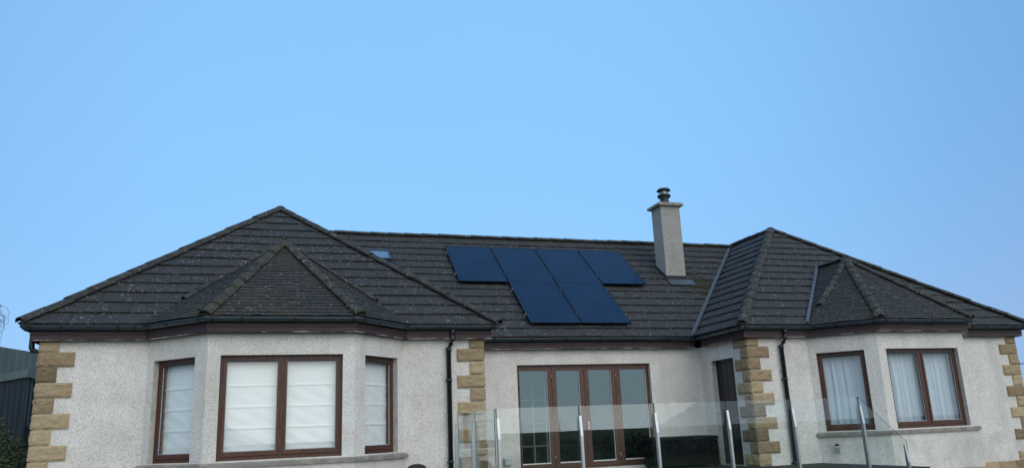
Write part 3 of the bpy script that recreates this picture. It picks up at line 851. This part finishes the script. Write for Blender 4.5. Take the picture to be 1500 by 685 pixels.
# ------------------------------------------------------------------ blinds and curtains (each hangs inside its window)
def roman_blind(fr, u0, u1, label, seed, dep=.21):
    zt, zb = 1.36, -.095
    P = lambda u, dd, z: V((fr[0][0] + fr[1][0] * u + fr[2][0] * dd, fr[0][1] + fr[1][1] * u + fr[2][1] * dd, z))
    c = P((u0 + u1) / 2, dep, zb)
    t = thing('roman_blind', label, 'blind', (c.x, c.y, zb + Z0), 'white roman blinds')
    m = MB(); nu, nz = 34, 90; rnd = random.Random(seed)
    folds = [zb + .335 + k * .335 for k in range(3)]
    G_ = []
    for j in range(nz + 1):
        z = zb + (zt - zb) * j / nz; row = []
        for i in range(nu + 1):
            s = i / nu; u = u0 + (u1 - u0) * s
            dd = 0
            for fz in folds:
                if fz <= z: dd += 0
                dd -= .020 * math.exp(-((z - fz) / .011) ** 2)
            # drape puckers growing below each fold
            ph = ((z - zb) % .335) / .335; amp = .006 * (1 if z < folds[-1] else .15) * (.3 + .7 * math.sin(math.pi * ph))
            dd += amp * (math.sin(13 * s + 9 * ph + seed) * .6 + noise.noise(V((s * 5 + seed, z * 4, 2))) * 1.3)
            row.append(P(u, dep + dd, z))
        G_.append(row)
    for j in range(nz):
        for i in range(nu): m.face([G_[j][i], G_[j][i + 1], G_[j + 1][i + 1], G_[j + 1][i]], 0, .5, True)
    m.build('fabric', M['blind'], t)
    h = MB(); h.lbox(fr, u0, u1, dep - .02, dep + .03, zt, zt + .04); h.build('headrail', M['white'], t)
    h = MB(); h.lbox(fr, u0 + .01, u1 - .01, dep - .006, dep + .010, zb - .012, zb + .012); h.build('bottom_bar', M['blind'], t)
LW_w = LHO[1][0]; mid = (LW_w[0] + LW_w[1]) / 2
roman_blind(LFR[0], LHO[0][0][0] + .075, LHO[0][0][1] + .03, 'white roman blind in the narrow window on the left side of the left bay', 1)
roman_blind(LFR[1], LW_w[0] + .02, mid - .05, 'white creased roman blind in the left half of the wide bay window', 2)
roman_blind(LFR[1], mid + .05, LW_w[1] - .02, 'white creased roman blind in the right half of the wide bay window', 3)
roman_blind(LFR[2], LHO[2][0][0] - .03, LHO[2][0][1] - .06, 'white roman blind in the narrow window on the right side of the left bay', 4)
def curtain(fr, u0, u1, label, seed, dep=.27):
    zt, zb = 1.40, -.32
    P = lambda u, dd, z: V((fr[0][0] + fr[1][0] * u + fr[2][0] * dd, fr[0][1] + fr[1][1] * u + fr[2][1] * dd, z))
    rnd = random.Random(seed); nu, nz = 130, 16; L = u1 - u0
    ph = [rnd.uniform(0, 6) for _ in range(4)]
    m = MB(); G_ = []
    for j in range(nz + 1):
        w = j / nz; z = zb + (zt - zb) * w; row = []
        for i in range(nu + 1):
            u = u0 + L * i / nu; k = .75 - .2 * w
            q = u + .02 * math.sin(3 * u + ph[0]) * (1 - w) + .03 * noise.noise(V((u * 2, z * .8, seed)))
            dd = k * (.024 * math.sin(2 * math.pi * q / .135 + ph[1]) + .012 * math.sin(2 * math.pi * q / .083 + ph[2]) + .03 * noise.noise(V((q * 4, z * .5, seed + 3))))
            row.append(P(u, dep + dd, z))
        G_.append(row)
    for j in range(nz):
        for i in range(nu): m.face([G_[j][i], G_[j][i + 1], G_[j + 1][i + 1], G_[j + 1][i]], 0, .5, True)
    c = P((u0 + u1) / 2, dep, zb)
    t = thing('curtain', label, 'curtain', (c.x, c.y, zb + Z0), 'pale curtains in the right bay')
    m.build('fabric', M['curtain'], t)
    h = MB(); h.tube([P(u0, dep, zt + .01), P(u1, dep, zt + .01)], .012, 8); h.build('curtain_rail', M['white'], t)
RW_w = RHO[1][0]; mid = (RW_w[0] + RW_w[1]) / 2
curtain(RFR[0], RHO[0][0][0] - .02, RHO[0][0][1] + .03, 'pale voile curtain filling the single window behind the glass balustrade', 5)
curtain(RFR[1], RW_w[0] - .02, mid - .01, 'pale voile curtain in the left half of the double window of the right bay', 6)
curtain(RFR[1], mid + .01, RW_w[1] + .02, 'pale voile curtain in the right half of the double window of the right bay', 7)

# ------------------------------------------------------------------ deck, steps, ground
g = MB(); S_ = 1500
g.face([(-S_, -S_, GZ), (S_, -S_, GZ), (S_, S_, GZ), (-S_, S_, GZ)])
tag(g.build('ground', M['grass']), kind='structure')
p = MB(); p.box(-5.2, 2.8, 11.6, 14.6, GZ - .05, GZ + .02); p.box(9.6, 19, 11.6, 14.6, GZ - .05, GZ + .02)
tag(p.build('paving', M['pave']), kind='structure')
d = MB()
def boards(x0, x1, y0, y1):
    y = y0
    while y < y1 - .02:
        w = min(.14, y1 - y); d.box(x0, x1, y + .002, y + w - .003, DZ - .03, DZ, 0, random.random()); y += .14
boards(2.86, 8.72, 9.97, 14.28); boards(4.0, 9.74, 14.28, 16.2); boards(8.72, 11.2, 11.4, 14.28)
d.box(2.88, 8.70, 9.99, 10.03, GZ, DZ - .031); d.box(2.88, 2.92, 10.03, 14.2, GZ, DZ - .031); d.box(8.66, 8.70, 10.03, 11.4, GZ, DZ - .031); d.box(8.71, 11.18, 11.42, 11.46, GZ, DZ - .031)
tag(d.build('deck', M['deck']), kind='structure')
s = MB()
for i in range(3): s.box(8.73 + i * .27, 9.0 + i * .27, 10.03, 11.38, GZ + .0, DZ - .15 * (i + 1))
tag(s.build('steps', M['deck']), kind='structure')

# ------------------------------------------------------------------ glass balustrade
BAL = thing('glass_balustrade', 'frameless glass balustrade with slim steel posts along the deck before the patio doors', 'balustrade', (5.8, 10.0, DZ + Z0))
GT, GB = .312, DZ + .06
posts_x = [2.925, 4.095, 5.215, 6.355, 7.450, 8.660]
def fin(axis, x, y, zt, zb, w=.034):
    """tapered flat post standing on the outer side of the glass"""
    m = MB(); dd = .05
    prof = [(0, zb), (0, zt), (-.022, zt), (-dd, zt - .26), (-dd, zb)]
    if axis == 'y': m.prism([(x - w / 2, y - .012 + a, z) for a, z in prof], (w, 0, 0))
    else: m.prism([(x - .012 + a, y - w / 2, z) for a, z in prof], (0, w, 0))
    return m.build('post', M['chrome'], BAL, bevel=.004)
po = []
for x in posts_x[1:]: po.append(fin('y', x, 10.0, .182, DZ - .2))
fin('y', 2.95, 10.0, .185, DZ - .2)
for y in (11.03, 12.04): fin('x', 2.925, y, .175, DZ - .2)
fin('y', 9.385, 10.0, -.415, GZ)
def pane(poly, ext):
    m = MB(); m.prism(poly, ext); m.m = [0, 0] + [1] * (len(m.f) - 2); return m.build('glass_panel', [M['rail'], M['gedge']], BAL)
for a, b in zip(posts_x[:-1], posts_x[1:]):
    pane([(a + .007, 10.0, GB), (b - .007, 10.0, GB), (b - .007, 10.0, GT), (a + .007, 10.0, GT)], (0, .012, 0))
for y0, y1 in ((10.02, 11.03), (11.03, 12.04)):
    pane([(2.925, y0 + .006, GB), (2.925, y1 - .006, GB), (2.925, y1 - .006, GT), (2.925, y0 + .006, GT)], (-.012, 0, 0))
pane([(8.668, 10.0, GB - .05), (9.45, 10.0, -1.30), (9.45, 10.0, -.372), (8.668, 10.0, GT - .004)], (0, .012, 0))
for x in posts_x[1:]:
    sm = MB(); sm.box(x - .003, x + .003, 9.999, 10.013, .184, GT); sm.build('joint_strip', M['seal'], BAL)
sm = MB(); sm.box(2.932, 2.942, 10.0, 10.012, .186, GT); sm.build('joint_strip', M['seal'], BAL)
for y in (11.03, 12.04):
    sm = MB(); sm.box(2.913, 2.925, y - .004, y + .004, .176, GT); sm.build('joint_strip', M['seal'], BAL)

# ------------------------------------------------------------------ loose things
# black wicker storage box against the wall
t = thing('storage_box', 'low black woven storage box against the wall between patio doors and side door', 'storage box', (8.85, 15.8, DZ + Z0))
m = MB(); x0, x1, y0, y1 = 8.06, 9.56, 15.45, 16.12; zb = DZ + .04
m.box(x0 + .02, x1 - .02, y0 + .02, y1, zb, -.30)
rows = 15
for r in range(rows):                      # woven bands
    z = zb + .005 + r * (.52 / rows); n = 26
    for i in range(n):
        a = x0 + .02 + (x1 - x0 - .04) * i / n; dd = .007 if (i + r) % 2 else 0
        m.box(a, a + (x1 - x0 - .04) / n - .002, y0 + .012 - dd, y0 + .02, z, z + .52 / rows - .004)
m.build('body', M['wicker'], t)
m = MB(); m.prism([(x0, y0, -.298), (x0, y1 + .02, -.298), (x0, y1 + .02, -.225), (x0, y0 + .05, -.235), (x0, y0, -.262)][::-1], (x1 - x0, 0, 0)); m.build('lid', M['boxlid'], t, bevel=.012)
for x in (x0 + .03, x1 - .10):
    for ya in (y0 + .03, y1 - .1):
        m = MB(); m.box(x, x + .07, ya, ya + .07, DZ + .002, zb); m.build('foot', M['dark'], t)

# black moulded garden chair, back to the camera
t = thing('garden_chair', 'black moulded garden chair with a rounded back, beside the left bay', 'chair', (2.39, 12.9, .022))
X, Y0 = 2.385, 12.62; zt = -.41
m = MB(); n = 20; poly = []
for i in range(n + 1):
    a = math.pi * i / n; poly.append((X - .155 * math.cos(a), Y0, zt - .075 + .075 * math.sin(a)))
poly = [(X - .155, Y0, -.93), ] + [(X - .205, Y0, -.60), (X - .200, Y0, -.515), (X - .160, Y0, -.497)] + poly[1:-1] + [(X + .160, Y0, -.497), (X + .200, Y0, -.515), (X + .205, Y0, -.60), (X + .155, Y0, -.93)]
m.prism(poly, (0, .028, 0)); m.build('backrest', M['dark'], t, bevel=.008)
m = MB(); m.prism([(X - .22, Y0 + .02, -.96), (X + .22, Y0 + .02, -.96), (X + .25, Y0 + .46, -.94), (X - .25, Y0 + .46, -.94)][::-1], (0, 0, .03)); m.build('seat', M['dark'], t, bevel=.008)
for sx in (-1, 1):
    m = MB(); m.tube([(X + sx * .20, Y0 + .02, -.60), (X + sx * .26, Y0 + .10, -.70), (X + sx * .27, Y0 + .40, -.71), (X + sx * .255, Y0 + .46, -.80)], .018, 8); m.build('armrest', M['dark'], t)
    for yy in (.03, .44):
        m = MB(); m.tube([(X + sx * .20, Y0 + yy, -.95), (X + sx * .235, Y0 + yy + (.03 if yy > .2 else -.05), GZ + .025)], [.022, .016], 8); m.build('leg', M['dark'], t)

# small fittings on the walls
t = thing('wall_light', 'small steel down light on the roughcast wall below the right bay window', 'wall light', (11.62, 13.98, -.62 + Z0))
fr = (RFR[0][0], RFR[0][1], RFR[0][2]); u = .30
m = MB(); m.lbox(fr, u, u + .075, -.012, -.001, -.66, -.52); m.build('back_plate', M['steelgrey'], t)
m = MB(); m.lbox(fr, u + .004, u + .078, -.085, -.0125, -.665, -.565); m.build('body', M['steelgrey'], t, bevel=.004)
m = MB(); m.lbox(fr, u + .004, u + .078, -.088, -.0125, -.5645, -.548); m.build('rim', M['white'], t)
m = MB(); m.lbox(fr, u + .010, u + .070, -.075, -.0125, -.5475, -.50); m.build('lamp_head', M['dark'], t, bevel=.004)
t = thing('outdoor_socket', 'pale grey weatherproof socket box on the wall left of the patio doors', 'socket', (4.96, MWY, -.66 + Z0))
m = MB(); m.box(4.895, 5.055, MWY - .055, MWY - .001, -.655, -.515); m.build('back_box', M['plasticgrey'], t, bevel=.02)
m = MB(); m.box(4.905, 5.060, MWY - .085, MWY - .0555, -.645, -.52); m.build('cover', M['plasticgrey'], t, bevel=.02)
# cable and its bracket at the far right corner
t = thing('overhead_cable', 'thin dark cable fixed to the quoins at the far right corner of the house', 'cable', (RX2 - OH, WY + .2, 1.1 + Z0))
m = MB(); m.box(RX2 - OH + .023, RX2 - OH + .20, WY + .12, WY + .16, 1.085, 1.125); m.tube([(RX2 - OH + .2, WY + .14, 1.07), (RX2 - OH + .2, WY + .14, 1.16)], .022, 8); m.build('bracket', M['dark'], t)
m = MB(); m.tube([(RX2 - OH + .2 + 30 * s_, WY + .14 + 6 * s_, 1.1 - 2.2 * s_ * (1 - s_) + 3.5 * s_) for s_ in [k / 24 for k in range(25)]], .012, 6); m.build('wire', M['dark'], t)

# ------------------------------------------------------------------ sheds on the left
def ribbed(mb, p0, p1, z0, z1, pitch=.3, depth=.035, mi=0):
    p0, p1 = V((*p0, 0)), V((*p1, 0)); d = p1 - p0; L = d.length; d.normalize(); nrm = V((d.y, -d.x, 0)); prof = []
    u = 0
    while u < L:
        for du, h in ((0, 0), (pitch * .55, 0), (pitch * .65, depth), (pitch * .9, depth)):
            if u + du < L: prof.append((u + du, h))
        u += pitch
    prof.append((L, 0))
    for (a, h), (b, k) in zip(prof[:-1], prof[1:]):
        A, B = p0 + d * a + nrm * h, p0 + d * b + nrm * k
        mb.face([(A.x, A.y, z0), (B.x, B.y, z0), (B.x, B.y, z1), (A.x, A.y, z1)], mi)
t = thing('metal_shed', 'tall sage green ribbed metal building behind the dark flat shed', 'shed', (-8.2, 27.5, 0))
m = MB(); d = V((.31, .95, 0)).normalized(); P0 = (-9.6, 21.9); P1 = (P0[0] + d.x * 16, P0[1] + d.y * 16); nl = (-.95, .31)
ribbed(m, P0, P1, GZ, 3.2, .36, .022)
Q1 = (P1[0] + nl[0] * 9, P1[1] + nl[1] * 9); Q0 = (P0[0] + nl[0] * 9, P0[1] + nl[1] * 9)
ribbed(m, P1, Q1, GZ, 3.2); ribbed(m, Q1, Q0, GZ, 3.2); ribbed(m, Q0, P0, GZ, 3.2)
m.build('wall', M['shedlight'], t)
m = MB(); A_, B_, C_, D_ = [V((x, y, 3.21)) for x, y in (P0, P1, Q1, Q0)]; rz = V((0, 0, .9))
m0, m1 = (A_ + D_) / 2 + rz, (B_ + C_) / 2 + rz
m.face([A_, B_, m1, m0]); m.face([D_, m0, m1, C_]); m.face([A_, m0, D_]); m.face([B_, C_, m1]); m.face([A_, D_, C_, B_])
m.build('roof', M['shedlight'], t)
t = thing('dark_shed', 'dark navy clad flat-roofed shed with a pale green edge trim, left of the house', 'shed', (-5.5, 22, 0))
pl = [(-4.67, 19.0), (-7.4, 22.98), (-7.4, 26), (-4.62, 26)]
m = MB()
for a, b in ((1, 0), (0, 3), (3, 2), (2, 1)): ribbed(m, pl[a], pl[b], GZ, 1.58, .30, -.03)
m.build('wall', M['sheddark'], t)
m = MB(); path = [pl[1], pl[0], pl[3], pl[2], pl[1]]
sweep(m, path, [(.05, 1.545), (.06, 1.715), (-.05, 1.715), (-.05, 1.545)]); m.build('edge_trim', M['shedtrim'], t)
m = MB(); m.face([(x, y, 1.70) for x, y in (pl[0], pl[3], pl[2], pl[1])]); m.build('roof', M['sheddark'], t)
m = MB(); m.lbox(((-4.668, 19.0), (.007, 1), (-1, 0)), .4, 1.9, -.05, .02, GZ, .55); m.build('door', M['dark'], t)
# ------------------------------------------------------------------ planting
def leafcloud(mb, c, rad, n, size, rnd, flat=1.0, lump=.35):
    for _ in range(n):
        while True:
            p = V((rnd.uniform(-1, 1), rnd.uniform(-1, 1), rnd.uniform(-1, 1)))
            l = p.length
            if l < 1: break
        q = p.normalized() * (l ** .45)
        k = 1 + lump * noise.noise(q * 2.3 + V(c)) + lump * .6 * noise.noise(q * 5.1 + V(c))
        P = V((c[0] + q.x * rad[0] * k, c[1] + q.y * rad[1] * k, c[2] + q.z * rad[2] * k))
        a = V((rnd.gauss(0, 1), rnd.gauss(0, 1), rnd.gauss(0, .7))).normalized(); b = a.cross(V((rnd.gauss(0, 1), rnd.gauss(0, 1), rnd.gauss(0, 1)))).normalized()
        s = size * rnd.uniform(.6, 1.3)
        mb.face([P - a * s, P - b * s * .42, P + a * s, P + b * s * .42], 0, min(1, max(0, rnd.gauss(.45, .25))))
t = thing('shrub', 'dense dark evergreen shrub in front of the sheds at the left edge', 'shrub', (-4.5, 16.3, 0))
m = MB(); rnd = random.Random(2)
for c, r_, n_ in (((-4.45, 16.3, -.30), (.52, .55, .84), 5200), ((-4.02, 16.1, -.50), (.34, .45, .66), 3800), ((-5.1, 16.6, -.4), (.6, .6, .8), 3000), ((-4.5, 16.0, -.95), (.68, .6, .45), 3000)):
    leafcloud(m, c, r_, n_, .034, rnd)
m.build('foliage', M['shrub'], t)
for k in range(9):
    m = MB(); a = k * .7; m.tube([(-4.5 + .1 * math.cos(a), 16.3 + .1 * math.sin(a), GZ), (-4.5 + .3 * math.cos(a), 16.3 + .25 * math.sin(a), -.8), (-4.5 + .5 * math.cos(a), 16.3 + .4 * math.sin(a), -.2)], [.02, .014, .006], 6)
    m.build('stem', M['bark'], t)
t = thing('birch_tree', 'bare weeping birch with fine drooping twigs at the far left edge', 'tree', (-14.7, 45, 0))
m = MB(); rnd = random.Random(12); tr = MB()
tr.tube([(-14.7, 45, GZ), (-14.65, 45, 2), (-14.8, 45.1, 5), (-14.7, 45, 8), (-14.75, 45, 10.4)], [.2, .16, .12, .07, .02], 10)
for k in range(26):
    z0 = 3.6 + k * .25; a = k * 2.4 + rnd.random(); L = min(1.45, 2.6 - .13 * abs(k - 9)) * rnd.uniform(.8, 1.0)
    if k in (12, 13, 14, 15): a = rnd.uniform(-.25, .15); L = rnd.uniform(2.1, 2.45)
    pts = [V((-14.7 + math.cos(a) * L * q, 45 + math.sin(a) * L * q, z0 + 1.5 * q - 1.7 * q * q)) for q in (0, .25, .5, .75, 1)]
    tr.tube(pts, [.045, .035, .025, .018, .010], 6)
    for j in range(22):
        q = rnd.uniform(.3, 1.0); i = min(3, int(q * 4)); s_ = pts[i].lerp(pts[i + 1], q * 4 - i); ln = rnd.uniform(.5, 1.7); b = rnd.uniform(0, 6.28); sp = rnd.uniform(.1, .4)
        p1 = s_ + V((math.cos(b) * sp * .6, math.sin(b) * sp * .6, .03)); p2 = p1 + V((math.cos(b) * sp * .5, math.sin(b) * sp * .5, -ln * .45)); p3 = p2 + V((rnd.uniform(-.1, .1), rnd.uniform(-.1, .1), -ln * .55))
        m.tube([s_, p1, p2, p3], [.009, .007, .006, .004], 3, caps=False)
        for _ in range(3):
            c_ = p1.lerp(p3, rnd.random()); m.tube([c_, c_ + V((rnd.uniform(-.2, .2), rnd.uniform(-.2, .2), rnd.uniform(-.3, -.05)))], [.006, .003], 3, caps=False)
tr.build('trunk', M['bark'], t); m.build('crown', M['twig'], t)
# hedge that closes the garden behind the camera: the patio doors mirror it
t = thing('hedge', 'low dark clipped hedge across the garden, mirrored in the patio doors', 'hedge', (8, -16, 0))
m = MB(); rnd = random.Random(8)
for k in range(46):
    leafcloud(m, (-26 + k * 1.55, -16 + rnd.uniform(-.3, .3), -.98 + rnd.uniform(-.05, .05)), (1.2, .9, rnd.uniform(.55, .78)), 240, .13, rnd)
m.build('foliage', M['hedge'], t)
m = MB()
for k in range(46): m.tube([(-26 + k * 1.55, -16, GZ), (-26 + k * 1.55 + .1, -16, -.8)], [.04, .02], 6)
m.build('stem', M['bark'], t)

# ------------------------------------------------------------------ light
EXPOSURE = 1.0
w = bpy.data.worlds.new('World'); scene.world = w; w.use_nodes = True
nt = w.node_tree; nd = nt.nodes; lk = nt.links
SUN_EL, SUN_AZ = R(27), R(166)            # azimuth clockwise from +y: behind the camera, a little to the right
sky = nd.new('ShaderNodeTexSky'); sky.sky_type = 'NISHITA'; sky.sun_disc = False
sky.sun_elevation = SUN_EL; sky.sun_rotation = SUN_AZ; sky.air_density = 1.0; sky.dust_density = 1.0; sky.ozone_density = 1.0
def W(ty, **k):
    n = nd.new(ty)
    for a, b in k.items(): setattr(n, a, b)
    return n
def wmix(fac, a, b, mode='MIX'):
    n = W('ShaderNodeMix', data_type='RGBA', blend_type=mode)
    for sock, val in ((n.inputs[0], fac), (n.inputs[6], a), (n.inputs[7], b)):
        if isinstance(val, (int, float)): sock.default_value = val
        elif isinstance(val, tuple): sock.default_value = (*val, 1)
        else: lk.new(val, sock)
    return n.outputs[2]
def wdot(d):
    n = W('ShaderNodeVectorMath', operation='DOT_PRODUCT'); lk.new(tc.outputs['Generated'], n.inputs[0]); n.inputs[1].default_value = V(d).normalized(); return n.outputs['Value']
def wrange(v, a, b, c=0.0, d=1.0):
    n = W('ShaderNodeMapRange', interpolation_type='SMOOTHSTEP'); lk.new(v, n.inputs['Value'])
    for nm, q in zip(('From Min', 'From Max', 'To Min', 'To Max'), (a, b, c, d)): n.inputs[nm].default_value = q
    return n.outputs['Result']
tc = W('ShaderNodeTexCoord')
K = 1 / (.1 * 2 ** EXPOSURE)
def C(r, g, b): return (r * K, g * K, b * K)
# hazy winter sky: a soft bright patch ahead, deeper blue aside, whiter and brighter round to the low sun behind the camera
side = wmix(wrange(wdot((0, 0, 1)), .34, .04, 0.0, 1.0), C(.178, .41, .80), C(.235, .42, .77))
blue = wmix(wrange(wdot((.21, .90, .36)), .74, 1.0), side, C(.265, .60, 1.03))
clear = wmix(.12, blue, sky.outputs[0])
wn = W('ShaderNodeTexNoise'); wn.inputs['Scale'].default_value = 2.2; wn.inputs['Detail'].default_value = 5; lk.new(tc.outputs['Generated'], wn.inputs['Vector'])
clear = wmix(wrange(wn.outputs['Fac'], .3, .7, 0.0, .07), clear, C(.42, .60, .84))
hz = wmix(wrange(wdot((.1, -1, .3)), -.22, .75), clear, C(.80, .97, 1.14))
lk.new(hz, nd['Background'].inputs['Color']); nd['Background'].inputs['Strength'].default_value = .1
sd = bpy.data.lights.new('sun', 'SUN'); sd.energy = .55; sd.angle = R(60); sd.color = (1, .92, .81)
so = bpy.data.objects.new('sun', sd); COL.objects.link(so)
dirv = V((math.sin(SUN_AZ) * math.cos(SUN_EL), math.cos(SUN_AZ) * math.cos(SUN_EL), math.sin(SUN_EL)))
so.rotation_euler = dirv.to_track_quat('Z', 'Y').to_euler(); so.location = (0, -5, 20)

# ------------------------------------------------------------------ camera
cam = bpy.data.cameras.new('camera'); co = bpy.data.objects.new('camera', cam); COL.objects.link(co); scene.camera = co
cam.sensor_fit = 'HORIZONTAL'; cam.sensor_width = 36; cam.lens = 1146.6658 / 1500 * 36; cam.clip_end = 5000; cam.clip_start = .05
yaw, pit, rol = .3148, .2480, .0423
f_ = V((math.sin(yaw) * math.cos(pit), math.cos(yaw) * math.cos(pit), math.sin(pit))); r_ = V((math.cos(yaw), -math.sin(yaw), 0)); d_ = f_.cross(r_)
r2 = r_ * math.cos(rol) + d_ * math.sin(rol); d2 = -r_ * math.sin(rol) + d_ * math.cos(rol)
co.matrix_world = Matrix(((r2.x, -d2.x, -f_.x, 0), (r2.y, -d2.y, -f_.y, 0), (r2.z, -d2.z, -f_.z, Z0), (0, 0, 0, 1)))
scene.view_settings.view_transform = 'Standard'; scene.view_settings.look = 'None'; scene.view_settings.exposure = EXPOSURE; scene.view_settings.gamma = 1
scene.render.engine = 'CYCLES'
scene.cycles.transparent_max_bounces = 24; scene.cycles.max_bounces = 8
